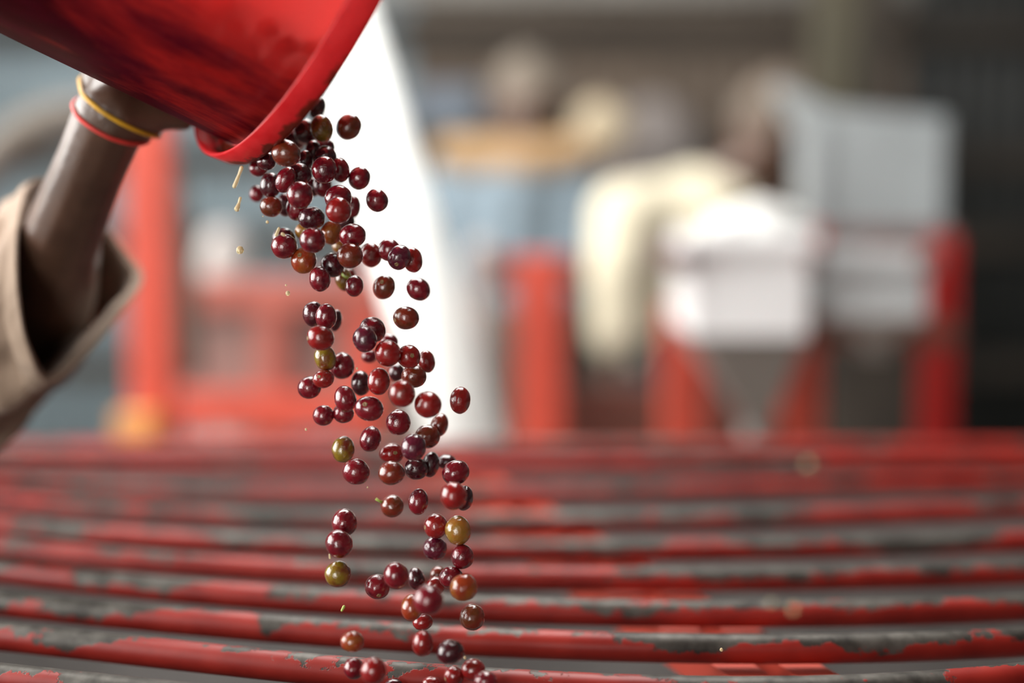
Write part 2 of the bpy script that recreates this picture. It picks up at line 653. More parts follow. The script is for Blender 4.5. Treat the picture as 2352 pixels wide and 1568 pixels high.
# two more rods nearer than the picture, spaced like the last ones
step = .078
first = coefs[0]
for j in (2, 1):
    rod_curves.append([(xx, rod_y(first, xx) - step * j) for xx in np.linspace(XL, XR, 40)])
for cf in coefs:
    rod_curves.append([(xx, rod_y(cf, xx)) for xx in np.linspace(XL, XR, 40)])
for cv in rod_curves:
    me = tube_mesh('rod', [(a, b, ZG + .0015 * math.sin(a * 5 + b * 9)) for a, b in cv], RR, 20)
    under(obj('rod', me, M['rod'], None, True), grate)
yn, yf = min(b for c in rod_curves for a, b in c), max(b for a, b in rod_curves[-1])
for sx in (XL, XR):
    ya = min(c[0 if sx == XL else -1][1] for c in rod_curves) - .03
    under(obj('side_rail', box_bm((sx - .02, ya, ZG - .045), (sx + .02, yf + .03, ZG - RR * .2), .003), M['rod']), grate)
under(obj('back_rail', box_bm((XL, yf + .005, ZG - .06), (XR, yf + .03, ZG + .004), .003), M['rod']), grate)
# slanting support strap welded under the rods


def plane_pt(px, py, zz):
    d = FWD + RGT * ((px - 1176) / FPX) + UPV * ((784 - py) / FPX)
    return CAM + d * ((zz - CAM.z) / d.z)


a0, a1 = plane_pt(1700, 1548, ZG - .014), plane_pt(1140, 1180, ZG - .014)
dr = (a1 - a0).normalized()
a0 = a0 - dr * .18
for off, wd, dz in ((0, .012, 0), (.040, .012, 0)):
    side = dr.cross(Vector((0, 0, 1))).normalized()
    bm = bmesh.new()
    vs = []
    for p in (a0, a1 + dr * .30):
        for s_, h_ in ((-1, 0), (1, 0), (1, -.02), (-1, -.02)):
            vs.append(bm.verts.new(p + Vector((off, 0, 0)) + side * wd * s_ + Vector((0, 0, h_ + .003))))
    for f in ((0, 1, 5, 4), (1, 2, 6, 5), (2, 3, 7, 6), (3, 0, 4, 7), (3, 2, 1, 0), (4, 5, 6, 7)):
        bm.faces.new([vs[i] for i in f])
    bmesh.ops.recalc_face_normals(bm, faces=bm.faces)
    under(obj('support_strap', bm, M['frame_red']), grate)
# legs
for sx in (XL, XR):
    for yy in (yf, yn - .02):
        under(obj('leg', box_bm((sx - .025, yy - .025, 0), (sx + .025, yy + .025, ZG - .02), .003), M['frame_red']), grate)

# hopper under the grate: four sloped sheets
hop = empty('hopper_bin', (0, 1.0, .3))
tag(hop, 'dusty dark steel bin with sloping sides seen through the rods of the grate', 'bin')
top = [(XL + .02, yn - .04), (XR - .02, yn - .04), (XR - .02, yf), (XL + .02, yf)]
bot = [(-.12, .85), (.22, .85), (.22, 1.1), (-.12, 1.1)]
for i in range(4):
    j = (i + 1) % 4
    bm = bmesh.new()
    q = [Vector((*top[i], ZG - .03)), Vector((*top[j], ZG - .03)), Vector((*bot[j], .40)), Vector((*bot[i], .40))]
    nrm = (q[1] - q[0]).cross(q[3] - q[0]).normalized() * .003
    vv = [bm.verts.new(v) for v in q] + [bm.verts.new(v + nrm) for v in q]
    for f in ((0, 1, 2, 3), (7, 6, 5, 4), (0, 4, 5, 1), (1, 5, 6, 2), (2, 6, 7, 3), (3, 7, 4, 0)):
        bm.faces.new([vv[t_] for t_ in f])
    under(obj('side_sheet', bm, M['hopper_steel']), hop)
under(obj('outlet', box_bm((-.13, .84, .12), (.23, 1.11, .40), .004), M['hopper_steel']), hop)

# ------------------------------------------------------------------ bucket
BC = at(754.3, -151.1, .83)
PHI, TT = .38726, .48547
BA = (RGT * (math.cos(TT) * math.cos(PHI)) - UPV * (math.cos(TT) * math.sin(PHI)) + FWD * math.sin(TT)).normalized()
BE = (FWD - BA * FWD.dot(BA)).normalized()
BD = BA.cross(BE)
if BD.dot(UPV) > 0:
    BD = -BD
R_RIM, R_BODY, TAPER, SKIRT, BLEN = .1458, .1350, .0346, .0158, .275


def bucket_pt(s, th, off=0.):
    """s along the axis (0 at the mouth), th around it from the belly towards the far side"""
    r = R_BODY + TAPER * s + off
    return BC + BA * s + r * (math.cos(th) * BD + math.sin(th) * BE)


def lathe(name, prof, n=128, close=True):
    vs, fs = [], []
    for (r, z) in prof:
        for k in range(n):
            a = 2 * math.pi * k / n
            vs.append((r * math.cos(a), r * math.sin(a), z))
    m = len(prof)
    for i in range(m if close else m - 1):
        j = (i + 1) % m
        for k in range(n):
            k2 = (k + 1) % n
            fs.append((i * n + k, i * n + k2, j * n + k2, j * n + k))
    me = bpy.data.meshes.new(name)
    me.from_pydata(vs, [], fs)
    bm = bmesh.new()
    bm.from_mesh(me)
    bmesh.ops.remove_doubles(bm, verts=bm.verts, dist=1e-6)
    bmesh.ops.recalc_face_normals(bm, faces=bm.faces)
    bm.to_mesh(me)
    bm.free()
    return me


bucket = empty('bucket')
bucket.matrix_world = Matrix((
    (BD.x, BE.x, BA.x, BC.x), (BD.y, BE.y, BA.y, BC.y), (BD.z, BE.z, BA.z, BC.z), (0, 0, 0, 1)))
if bucket.matrix_world.to_3x3().determinant() < 0:
    bucket.matrix_world = Matrix((
        (BD.x, -BE.x, BA.x, BC.x), (BD.y, -BE.y, BA.y, BC.y), (BD.z, -BE.z, BA.z, BC.z), (0, 0, 0, 1)))
tag(bucket, 'red plastic bucket stained with cherry juice, tipped to pour over the grate', 'bucket')
r0 = R_BODY - TAPER * BLEN
t_ = .0024
prof = [(0.0001, -BLEN + .004), (r0 - .012, -BLEN + .004), (r0 - .004, -BLEN), (r0, -BLEN + .006)]
for i in range(1, 13):
    s = -BLEN + BLEN * i / 12
    prof.append((R_BODY + TAPER * s, s))
for i in range(12, 0, -1):
    s = -BLEN + BLEN * i / 12
    prof.append((R_BODY + TAPER * s - t_, s))
prof += [(r0 - .006, -BLEN + .008), (0.0001, -BLEN + .008)]
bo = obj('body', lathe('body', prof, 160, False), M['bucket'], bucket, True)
bo.data.materials.append(M['bucket_inner'])
for pg in bo.data.polygons:
    c_ = pg.center
    if c_.z > -BLEN + .007 and math.hypot(c_.x, c_.y) < R_BODY + TAPER * c_.z - .0012:
        pg.material_index = 1
R1 = R_RIM
rp = [(R_BODY - t_ - .0004, -.004), (R_BODY - t_ + .001, .0008), (R_BODY + .003, .0022), (R1 - .003, .0016), (R1 - .0008, .0004), (R1, -.002),
      (R1 + .0004, -SKIRT + .001), (R1 - .0006, -SKIRT), (R1 - .0022, -SKIRT + .001), (R1 - .0026, -.0035), (R1 - .004, -.0018), (R_BODY + .0012, -.0016), (R_BODY + .0003, -.006)]
obj('rim', lathe('rim', rp, 160), M['rim'], bucket, True)
for s_ in (-.05, -.062):
    ring = lathe('ridge', [(R_BODY + TAPER * s_ - .0006, s_ - .002), (R_BODY + TAPER * s_ + .0007, s_), (R_BODY + TAPER * s_ - .0006, s_ + .002)], 160)

# ------------------------------------------------------------------ the pouring person
elbow = at(36, 800, 1.04)
W0 = at(256, 264, .862)
fm1 = at(208, 382, .885)
fm2 = at(140, 550, .935)
up = []
up.append((W0, .0232, fm1, .0226))
up.append((fm1, .0226, fm2, .0262))
up.append((fm2, .0262, at(104, 680, .985), .0350))
up.append((at(104, 680, .985), .0350, elbow, .035))
shoulder = Vector((-.62, 1.16, 1.17))
up.append((elbow, .035, shoulder, .046))
# tendons along the inside of the forearm
up.append((at(228, 272, .846), .0045, at(176, 400, .868), .0035))
up.append((at(200, 250, .852), .0045, at(146, 392, .878), .0035))
# palm: wrist fan to the four knuckles lying against the far underside of the bucket
kn = [(-.085, 1.25), (-.066, 1.30), (-.047, 1.26), (-.029, 1.17)]
TH0 = .78
palm_base = [bucket_pt(-.072, TH0, .0175), bucket_pt(-.059, TH0, .0175), bucket_pt(-.046, TH0 - .03, .017), bucket_pt(-.035, TH0 - .06, .0165)]
for (s, th), pb in zip(kn, palm_base):
    up.append((W0 + (pb - W0) * .15, .0185, pb, .0165))
    up.append((pb, .0165, bucket_pt(s, th, .012), .0115))
for i in range(3):
    up.append((palm_base[i], .0155, palm_base[i + 1], .0155))
    up.append((bucket_pt(*kn[i], .012), .0105, bucket_pt(*kn[i + 1], .012), .0105))
# heel of the hand / base of the thumb, seen below the bucket
th0 = at(312, 262, .868)
th1 = bucket_pt(-.037, .46, .0118)
th2 = bucket_pt(-.0235, .47, .0095)
th3 = bucket_pt(-.0225, .60, .0088)
up.append((W0, .022, th0, .0180))
up.append((th0, .0180, th1, .0112))
up.append((th0, .0175, palm_base[2], .0165))
up.append((th1, .0112, th2, .0088))
up.append((th2, .0088, th3, .0075))
# fingers closing round the far side
lens = [(.030, .024, .020), (.033, .027, .021), (.031, .025, .020), (.025, .019, .017)]
for (s, th), L in zip(kn, lens):
    p, t0, r = bucket_pt(s, th, .012), th, .0098
    for j, ln in enumerate(L):
        t1 = t0 + ln / .143
        q = bucket_pt(s + (.004 if j else .002), t1, .0098 - .0010 * j)
        up.append((p, r, q, r - .0010))
        p, t0, r = q, t1, r - .0010
# chest core, neck, head, other arm
chest = Vector((-.80, 1.32, 1.10))
neck = Vector((-.78, 1.30, 1.33))
head = Vector((-.755, 1.285, 1.47))
sh2 = Vector((-.93, 1.20, 1.19))
el2 = Vector((-1.00, 1.13, .93))
ha2 = Vector((-.90, 1.02, .72))
up += [(shoulder, .046, chest, .07), (chest, .07, neck, .05), (neck, .047, head - Vector((0, 0, .05)), .047),
       (head, .078, head + Vector((-.01, .0, .035)), .080), (head + Vector((.02, -.012, -.06)), .045, head + Vector((.0, 0, 0)), .066),
       (head + Vector((.072, -.045, -.022)), .010, head + Vector((.062, -.04, .012)), .007),
       (head + Vector((.028, .062, -.01)), .014, head + Vector((.022, .07, .01)), .012),
       (head + Vector((-.05, -.068, -.01)), .014, head + Vector((-.055, -.066, .01)), .012),
       (chest, .07, sh2, .046), (sh2, .046, el2, .036), (el2, .035, ha2, .023)]
hb = ha2
for i in range(4):
    o1 = hb + Vector((.02 + .012 * i, -.035, -.06))
    up.append((hb, .02, o1, .012))
    o2 = o1 + Vector((.012, -.004, -.04))
    up.append((o1, .011, o2, .0085))
up.append((hb, .018, hb + Vector((.055, -.03, -.03)), .009))
person = empty('person', (-.80, 1.24, 0))
tag(person, 'person in a tan shirt with rolled sleeve, tipping the red bucket with a bare forearm', 'person')
pbody = obj('body', blob('body', up, .0024, 5, .5), M['skin'])
under(pbody, person)
# face details, hair
for sy in (1, -1):
    bmh = bmesh.new()
    bmesh.ops.create_icosphere(bmh, subdivisions=2, radius=.011)
    e = obj('eye', bmh, M['eye'], None, True)
    e.location = head + Vector((.058, -.036 + .0, .005)) + Vector((-.55, .8, 0)).normalized() * 0 + Vector((-.018, -.028, 0)) * (1 if sy > 0 else -1)
    under(e, person)
hair = blob('hair', [(head + Vector((-.02, .01, .03)), .085, head + Vector((-.035, .015, .02)), .082)], .005, 3)
under(obj('hair', hair, M['hair']), person)
# shirt torso and trousers
torso = blob('shirt', [(chest + Vector((0, 0, .05)), .13, Vector((-.80, 1.34, .82)), .145), (chest + Vector((.0, 0, .06)), .12, shoulder + Vector((-.03, 0, 0)), .075),
                       (chest + Vector((0, 0, .06)), .12, sh2, .075), (sh2, .072, el2 + Vector((-.02, .03, .02)), .056)], .008, 8)
under(obj('shirt', torso, M['shirt']), person)
hipz = .84
legs = blob('trousers', [(Vector((-.80, 1.35, .84)), .145, Vector((-.80, 1.35, .78)), .14), (Vector((-.76, 1.27, .76)), .09, Vector((-.74, 1.25, .08)), .06),
                         (Vector((-.84, 1.44, .76)), .09, Vector((-.84, 1.48, .08)), .06)], .01, 6)
under(obj('trousers', legs, M['trouser']), person)
for (fx, fy) in ((-.74, 1.25), (-.84, 1.48)):
    sh = blob('shoe', [(Vector((fx - .02, fy, .045)), .045, Vector((fx + .14, fy - .03, .03)), .03)], .006, 4)
    under(obj('shoe', sh, M['hair']), person)

# sleeve: lofted loops from the open rolled edge back to the shoulder
RING0 = [(80, 420, .968), (160, 452, 1.03), (237, 516, 1.055), (292, 585, 1.05), (322, 634, 1.03), (290, 692, .995), (202, 800, .955), (112, 872, .925), (64, 780, .902), (43, 640, .898), (48, 500, .925)]
RING1 = [(0, 468, .985), (70, 505, 1.06), (150, 590, 1.09), (205, 680, 1.085), (222, 738, 1.065), (180, 785, 1.03), (92, 890, .985), (8, 950, .955), (-40, 860, .932), (-66, 715, .925), (-50, 555, .945)]
RING2 = [(-110, 540, 1.01), (-40, 600, 1.09), (20, 700, 1.12), (60, 800, 1.12), (70, 862, 1.10), (20, 925, 1.06), (-60, 985, 1.02), (-140, 1010, .99), (-205, 930, .965), (-235, 790, .955), (-190, 640, .975)]


def ring_pts(R, n=66):
    P = [at(*q) for q in R]
    m = len(P)
    out = []
    for i in range(n):
        u = i * m / n
        k = int(u)
        f = u - k
        p0, p1, p2, p3 = P[k - 1], P[k % m], P[(k + 1) % m], P[(k + 2) % m]
        out.append(.5 * ((2 * p1) + (p2 - p0) * f + (2 * p0 - 5 * p1 + 4 * p2 - p3) * f * f + (3 * p1 - p0 - 3 * p2 + p3) * f ** 3))
    return out


rings = [ring_pts(R) for R in (RING0, RING1, RING2)]
c2 = sum(rings[2], Vector()) / 66
axis = (shoulder - c2).normalized()
r2 = [(p - c2) for p in rings[2]]
last = []
for d in r2:
    d2 = d - axis * d.dot(axis)
    last.append(shoulder + d2.normalized() * .088 + axis * .05)
rings.append(last)


def loft(name, stations, wrinkle, offs=0., th=.0022, n=66):
    """stations: parameter values along the ring list (0 = open edge)"""
    vs, fs = [], []
    allr = []
    for u in stations:
        k = min(int(u), len(rings) - 2)
        f = u - k
        R = []
        for i in range(n):
            p1, p2 = rings[k][i], rings[k + 1][i]
            p0 = rings[k - 1][i] if k > 0 else p1 * 2 - p2
            p3 = rings[k + 2][i] if k + 2 < len(rings) else p2 * 2 - p1
            R.append(.5 * ((2 * p1) + (p2 - p0) * f + (2 * p0 - 5 * p1 + 4 * p2 - p3) * f * f + (3 * p1 - p0 - 3 * p2 + p3) * f ** 3))
        allr.append(R)
    for a, R in enumerate(allr):
        c = sum(R, Vector()) / n
        for i, p in enumerate(R):
            d = (p - c).normalized()
            w = wrinkle * (noise.noise(p * 15) + .5 * noise.noise(p * 42 + Vector((3, 1, 7))))
            vs.append(p + d * (offs + w * (.25 + min(1, stations[a] * 1.2))))
    m = len(stations)
    for a in range(m - 1):
        for i in range(n):
            j = (i + 1) % n
            fs.append((a * n + i, a * n + j, (a + 1) * n + j, (a + 1) * n + i))
    me = bpy.data.meshes.new(name)
    me.from_pydata([tuple(v) for v in vs], [], fs)
    me.update()
    return me


sl_o = obj('sleeve', loft('sleeve', [.02] + [i * .06 for i in range(1, 50)], .018), M['shirt'], None, True)
md = sl_o.modifiers.new('thick', 'SOLIDIFY')
md.thickness = .0022
md.offset = -1
md = sl_o.modifiers.new('sub', 'SUBSURF')
md.levels = md.render_levels = 1
under(sl_o, person)
sl_o['label'] = 'loose tan sleeve'
cf = obj('rolled_cuff', loft('rolled_cuff', [-.005, .0, .05, .12, .2, .28, .31], .005, .0016), M['cuff'], None, True)
md = cf.modifiers.new('thick', 'SOLIDIFY')
md.thickness = .0024
md.offset = 0
md = cf.modifiers.new('sub', 'SUBSURF')
md.levels = md.render_levels = 1
under(cf, person)

# rubber bands hugging the wrist
bvh = BVHTree.FromPolygons([v.co.copy() for v in pbody.data.vertices], [tuple(p.vertices) for p in pbody.data.polygons])


def band(name, A, B, mat, rad, label, bow):
    """loop in the tilted plane through image points A (left edge) and B (right edge)"""
    pa, pb = at(*A), at(*B)
    c = (pa + pb) / 2
    xdir = (pb - pa).normalized()
    arm = (W0 - fm1).normalized()
    ydir = (FWD + arm * bow)
    ydir = (ydir - xdir * ydir.dot(xdir)).normalized()
    pts = []
    for i in range(72):
        a = 2 * math.pi * i / 72
        d = xdir * math.cos(a) + ydir * math.sin(a)
        src = c + d * .12
        hit = bvh.ray_cast(src, -d, .12)
        p = hit[0] if hit[0] is not None else c + d * .024
        pts.append(p)
    rr = [(p - c).length for p in pts]
    med = sorted(rr)[len(rr) // 2]
    q = []
    for i in range(72):
        w = sum(min(rr[(i + k) % 72], med * 1.5) for k in range(-4, 5)) / 9
        w = max(w, min(rr[i], med * 1.5))
        a = 2 * math.pi * i / 72
        d = xdir * math.cos(a) + ydir * math.sin(a)
        q.append(c + d * (w + rad * .55))
    o = obj(name, tube_mesh(name, q, rad, 8, closed=True), mat, None, True)
    under(o, person)
    o['label'] = label
    return o


band('rubber_band', (190, 192, .866), (348, 308, .866), M['yellow_band'], .0015, 'thin yellow rubber band', .22)
band('rubber_band', (180, 226, .868), (334, 332, .868), M['red_band'], .0014, 'thin red rubber band', .35)

# ------------------------------------------------------------------ coffee cherries
VAR = []


def make_variant(i, pole):
    rr = random.Random(100 + i)
    bm = bmesh.new()
    bmesh.ops.create_uvsphere(bm, u_segments=28, v_segments=18, radius=1)
    pole = Vector(pole).normalized()
    q = Vector((0, 0, 1)).rotation_difference(pole)
    sd = Vector((rr.uniform(-9, 9), rr.uniform(-9, 9), rr.uniform(-9, 9)))
    for v in bm.verts:
        d = v.co.normalized()
        r = 1 + .035 * noise.noise(d * 1.1 + sd) + .018 * noise.noise(d * 2.6 + sd)
        c = d.z
        r -= .07 * math.exp(-((1 - c) / .035)) + .03 * math.exp(-((1 + c) / .03))
        r += .012 * math.cos(2 * math.atan2(d.y, d.x)) * (1 - c * c)
        v.co = q @ (d * r)
    me = bpy.data.meshes.new('cherry_skin')
    bm.to_mesh(me)
    bm.free()
    me.polygons.foreach_set('use_smooth', [True] * len(me.polygons))
    # calyx: a small raised scar ring in the dimple at the tip
    vs, fs = [], []
    n = 14
    base = .945
    pr = [(.001, base - .01), (.07, base - .005), (.11, base + .03), (.16, base + .028), (.205, base - .03)]
    for (r_, z_) in pr:
        for k in range(n):
            a = 2 * math.pi * k / n
            w = 1 + .10 * math.sin(5 * a + i)
            vs.append(tuple(q @ Vector((r_ * w * math.cos(a), r_ * w * math.sin(a), z_))))
    for a in range(len(pr) - 1):
        for k in range(n):
            k2 = (k + 1) % n
            fs.append((a * n + k, a * n + k2, (a + 1) * n + k2, (a + 1) * n + k))
    cm = bpy.data.meshes.new('calyx')
    cm.from_pydata(vs, [], fs)
    cm.update()
    cm.materials.append(M['calyx'])
    cm.polygons.foreach_set('use_smooth', [True] * len(cm.polygons))
    return me, cm, pole


# pole directions in the cherry's frame: x right, y away from the camera, z up
POLES = [(-.3, -.9, .35), (.35, -.85, .1), (-.8, -.35, -.2), (.1, .6, .8), (.5, .8, -.2), (-.2, .9, -.5), (.9, .2, .2), (-.1, .3, -.95), (-.85, .45, .3), (.2, -.75, -.6)]
VAR = [make_variant(i, p) for i, p in enumerate(POLES)]

# px, py, rx, ry, tilt degrees, colour, layer (+ nearer), variant
CHERRIES = [
    (802, 291, 26, 30, 25, 'brown', 0, 5), (739, 295, 24, 30, -10, 'olive', 1, 1), (729, 247, 19, 26, 20, 'dark', -1, 4),
    (702, 302, 26, 28, 0, 'dark', 0, 7), (676, 320, 25, 25, 0, 'dark', -1, 3), (657, 352, 32, 29, 10, 'brown', 1, 4),
    (612, 370, 21, 20, 0, 'dark', 1, 5), (594, 386, 21, 19, 0, 'crimson', 0, 6), (701, 370, 17, 24, 0, 'dark', 0, 8),
    (720, 347, 18, 24, 0, 'dark', -1, 3), (742, 338, 26, 20, 0, 'crimson', -1, 5), (748, 358, 24, 22, 0, 'dark', 0, 4),
    (745, 390, 27, 30, 0, 'crimson', 1, 7), (782, 390, 20, 27, -8, 'crimson', 0, 3), (826, 409, 23, 26, 15, 'crimson', 0, 5),
    (866, 460, 24, 26, -20, 'crimson', 0, 4), (622, 425, 23, 27, 5, 'dark', 0, 8), (656, 413, 21, 29, 25, 'crimson', 1, 6),
    (688, 400, 27, 25, 0, 'dark', 0, 3), (689, 448, 28, 30, 0, 'crimson', 2, 7), (590, 445, 16, 18, 0, 'crimson', -1, 8),
    (623, 474, 24, 23, 0, 'brown', 0, 5), (656, 470, 19, 25, 0, 'dark', -1, 3), (682, 478, 24, 27, 0, 'crimson', 0, 4),
    (720, 430, 17, 21, 0, 'dark', -1, 7), (741, 426, 20, 25, -10, 'crimson', -1, 3), (777, 455, 29, 29, 0, 'crimson', 1, 5),
    (777, 483, 28, 29, 0, 'red', 2, 4), (812, 474, 16, 24, 0, 'crimson', -1, 6), (716, 501, 29, 25, -8, 'dark', 0, 3),
    (796, 508, 19, 20, 0, 'dark', -1, 7), (704, 532, 26, 21, 10, 'amber', 0, 4), (718, 552, 28, 28, 0, 'crimson', 2, 7),
    (761, 534, 23, 27, 5, 'orange', 0, 5), (810, 541, 29, 26, -15, 'crimson', 1, 3), (652, 549, 26, 25, 0, 'dark', 0, 4),
    (653, 566, 28, 27, 0, 'crimson', 1, 7), (698, 598, 27, 29, 10, 'orange', 0, 0), (782, 566, 18, 16, 0, 'amber', -1, 5),
    (804, 587, 28, 28, 0, 'brown', 1, 7), (853, 585, 23, 27, -8, 'red', 0, 3), (894, 574, 25, 25, -20, 'crimson', 0, 4),
    (917, 591, 24, 28, 30, 'purple', 1, 9), (948, 597, 21, 28, -10, 'red', 0, 5), (764, 609, 25, 27, -30, 'dark', 0, 7),
    (735, 641, 23, 27, -5, 'crimson', 1, 3), (789, 641, 19, 26, -15, 'olive', -1, 4), (814, 657, 20, 23, 10, 'crimson', 1, 6),
    (803, 634, 14, 18, -20, 'red', -1, 5), (883, 659, 23, 27, 18, 'brown', 0, 0), (961, 664, 27, 24, 35, 'crimson', 0, 3), (933, 730, 28, 25, 0, 'brown', 0, 2),
    (721, 722, 24, 28, -10, 'dark', 0, 8), (749, 727, 23, 28, 5, 'crimson', 1, 3), (772, 736, 13, 24, 10, 'dark', -1, 4),
    (736, 776, 30, 27, 12, 'red', 1, 2), (747, 822, 24, 28, -15, 'olive', 0, 6), (786, 840, 27, 29, 10, 'crimson', -1, 4),
    (743, 870, 23, 20, -10, 'red', 1, 0), (711, 890, 26, 24, -15, 'crimson', 0, 8), (856, 757, 29, 27, 20, 'crimson', 0, 3),
    (838, 779, 26, 29, -15, 'purple', 1, 7), (848, 818, 17, 15, 0, 'crimson', -1, 5), (894, 783, 20, 16, 0, 'crimson', -1, 4),
    (891, 811, 28, 29, -15, 'red', 1, 3), (939, 819, 25, 26, 0, 'red', 1, 1), (980, 830, 18, 25, -10, 'red', 0, 5),
    (911, 855, 19, 20, 0, 'dark', -1, 4), (951, 864, 27, 25, 10, 'brown', 0, 7), (829, 880, 21, 27, 0, 'dark', -1, 3),
    (870, 876, 25, 29, 5, 'red', 1, 6), (923, 904, 28, 30, 0, 'red', 2, 7), (983, 929, 30, 29, 0, 'red', 2, 3),
    (1057, 919, 22, 30, 5, 'red', 0, 5), (793, 916, 24, 29, -12, 'crimson', 1, 4), (789, 949, 23, 21, 0, 'crimson', 0, 3),
    (848, 938, 31, 27, 12, 'crimson', 1, 0), (743, 954, 23, 22, 0, 'crimson', 0, 8), (915, 970, 27, 28, -5, 'crimson', 0, 7),
    (1009, 976, 19, 26, 20, 'brown', -1, 4), (982, 1002, 27, 26, -10, 'brown', 0, 5), (788, 1032, 25, 29, 5, 'olive', 0, 7),
    (851, 1008, 23, 28, 18, 'crimson', 0, 3), (900, 1041, 27, 22, -5, 'red', 0, 1), (899, 1086, 29, 26, -10, 'brown', 1, 4),
    (950, 1027, 27, 30, 5, 'purple', 1, 5), (956, 1076, 26, 24, 10, 'dark', 0, 3), (989, 1067, 19, 28, 10, 'dark', -1, 7),
    (818, 1083, 30, 28, 15, 'crimson', 0, 3), (1025, 1060, 22, 15, -5, 'dark', -1, 4), (1047, 1085, 30, 27, -20, 'crimson', 0, 5),
    (1042, 1138, 29, 30, -5, 'red', 2, 3), (1067, 1144, 19, 27, 10, 'dark', 0, 4), (901, 1162, 25, 24, -15, 'brown', 0, 8),
    (961, 1152, 22, 28, 8, 'crimson', 0, 6), (791, 1200, 28, 30, 5, 'crimson', 0, 4), (779, 1248, 29, 31, -20, 'crimson', 1, 3),
    (1001, 1208, 26, 27, 10, 'red', 0, 2), (1052, 1218, 28, 32, -10, 'amber', 0, 7), (999, 1259, 26, 26, 10, 'purple', -1, 5),
    (1062, 1278, 25, 27, 5, 'crimson', 0, 4), (776, 1318, 29, 28, -10, 'olive', 0, 6), (867, 1347, 27, 27, 0, 'crimson', 0, 9),
    (910, 1321, 27, 29, -15, 'crimson', 1, 3), (956, 1329, 19, 25, -10, 'dark', -1, 4), (1007, 1319, 18, 18, 0, 'brown', -1, 5),
    (1036, 1325, 26, 23, -15, 'crimson', 0, 3), (1001, 1345, 20, 20, 0, 'red', 0, 7), (1065, 1349, 30, 30, -30, 'orange', 1, 5),
    (984, 1378, 33, 33, 0, 'crimson', 3, 3), (946, 1395, 24, 29, 5, 'orange', 1, 4), (971, 1428, 22, 18, -10, 'red', 0, 7),
    (1085, 1417, 27, 29, -5, 'brown', 0, 5), (809, 1473, 26, 22, 0, 'orange', 0, 6), (971, 1477, 23, 28, 5, 'red', 0, 3),
    (1034, 1497, 31, 26, -8, 'dark', 0, 4), (813, 1535, 22, 24, -15, 'crimson', 0, 5), (858, 1540, 28, 29, 15, 'red', 1, 3),
    (1087, 1538, 26, 24, 10, 'red', 0, 7), (1043, 1552, 22, 21, 0, 'red', 0, 2), (1115, 1563, 26, 21, 0, 'crimson', 1, 4),
    (992, 1568, 21, 14, 0, 'red', 0, 3), (905, 1573, 20, 14, 0, 'dark', 0, 5), (842, 1572, 16, 10, 0, 'red', -1, 4),
]
N = len(CHERRIES)
rz = random.Random(3)
dep = []
for (px, py, rx, ry, ti, c, ly, v) in CHERRIES:
    base = .806 if py < 700 else .798 if py < 1250 else .785
    if py > 1440:
        base = .760
    if py < 330:
        base = .835
    dep.append(base - .014 * ly - (max(rx, ry) - 27) * .0022 + rz.uniform(-.006, .006))
for it in range(300):
    moved = False
    for i in range(N):
        a = CHERRIES[i]
        for j in range(i + 1, N):
            b = CHERRIES[j]
            dx, dy = a[0] - b[0], a[1] - b[1]
            if dx * dx + dy * dy > 66 * 66:
                continue
            zi, zj = dep[i], dep[j]
            zm = (zi + zj) / 2
            lat = math.hypot(dx, dy) * zm / FPX
            R = ((a[2] + a[3]) / 2 + (b[2] + b[3]) / 2) * zm / FPX * 1.03
            if lat >= R:
                continue
            need = math.sqrt(R * R - lat * lat)
            d = zj - zi
            if abs(d) < need:
                sgn = 1 if (d > 0 or (d == 0 and a[6] >= b[6])) else -1
                if a[6] != b[6]:
                    sgn = 1 if a[6] > b[6] else -1
                mv = (need - sgn * d) * .26
                dep[i] -= sgn * mv
                dep[j] += sgn * mv
                moved = True
    if not moved:
        break

ZONES = [(345, 'spilling out at the bucket lip'), (440, 'just below the bucket lip'), (512, 'in the clump below the bucket'),
         (620, 'in the bunch beside the sleeve height'), (740, 'in the sparse middle beside the white pipe'), (850, 'at mid-stream before the white pipe'),
         (960, 'in the knot above the far rods'), (1100, 'against the farthest red rods'), (1215, 'over the middle rods'),
         (1300, 'over the rods in the paired group'), (1400, 'in the cluster low in the stream'), (1510, 'low over the near rods'), (9999, 'at the bottom edge over the nearest rod')]
ZN = ['spilling out at the bucket lip', 'just below the bucket lip', 'in the upper clump under the bucket', 'in the second clump under the bucket',
      'in the thin stretch beside the white pipe', 'in the cluster before the white pipe', 'in the cluster just above the grate', 'in front of the farthest rods',
      'over the far rods', 'over the middle rods', 'in the low cluster over the grate', 'low over the near rods', 'at the very bottom of the stream']
CN = {'crimson': 'glossy crimson', 'dark': 'very dark maroon', 'red': 'bright red', 'brown': 'reddish brown', 'orange': 'orange red', 'olive': 'half-ripe olive and red', 'amber': 'amber yellow', 'purple': 'dull purple'}
ORD = ['', 'second', 'third', 'fourth', 'fifth', 'sixth', 'seventh', 'eighth', 'ninth']


def zone(py):
    for i, (y, _) in enumerate(ZONES):
        if py < y:
            return i


members = {}
for i, c in enumerate(CHERRIES):
    members.setdefault((zone(c[1]), c[5]), []).append(i)
labels = {}
for (z, c), ids in members.items():
    ids = sorted(ids, key=lambda i: CHERRIES[i][0])
    for k, i in enumerate(ids):
        s = f"{CN[c]} coffee cherry {ZN[z]}"
        if len(ids) == 2:
            s += ', ' + ('the left one' if k == 0 else 'the right one')
        elif len(ids) > 2:
            s += ', ' + ('leftmost' if k == 0 else 'rightmost' if k == len(ids) - 1 else ORD[k] + ' from left')
        labels[i] = s

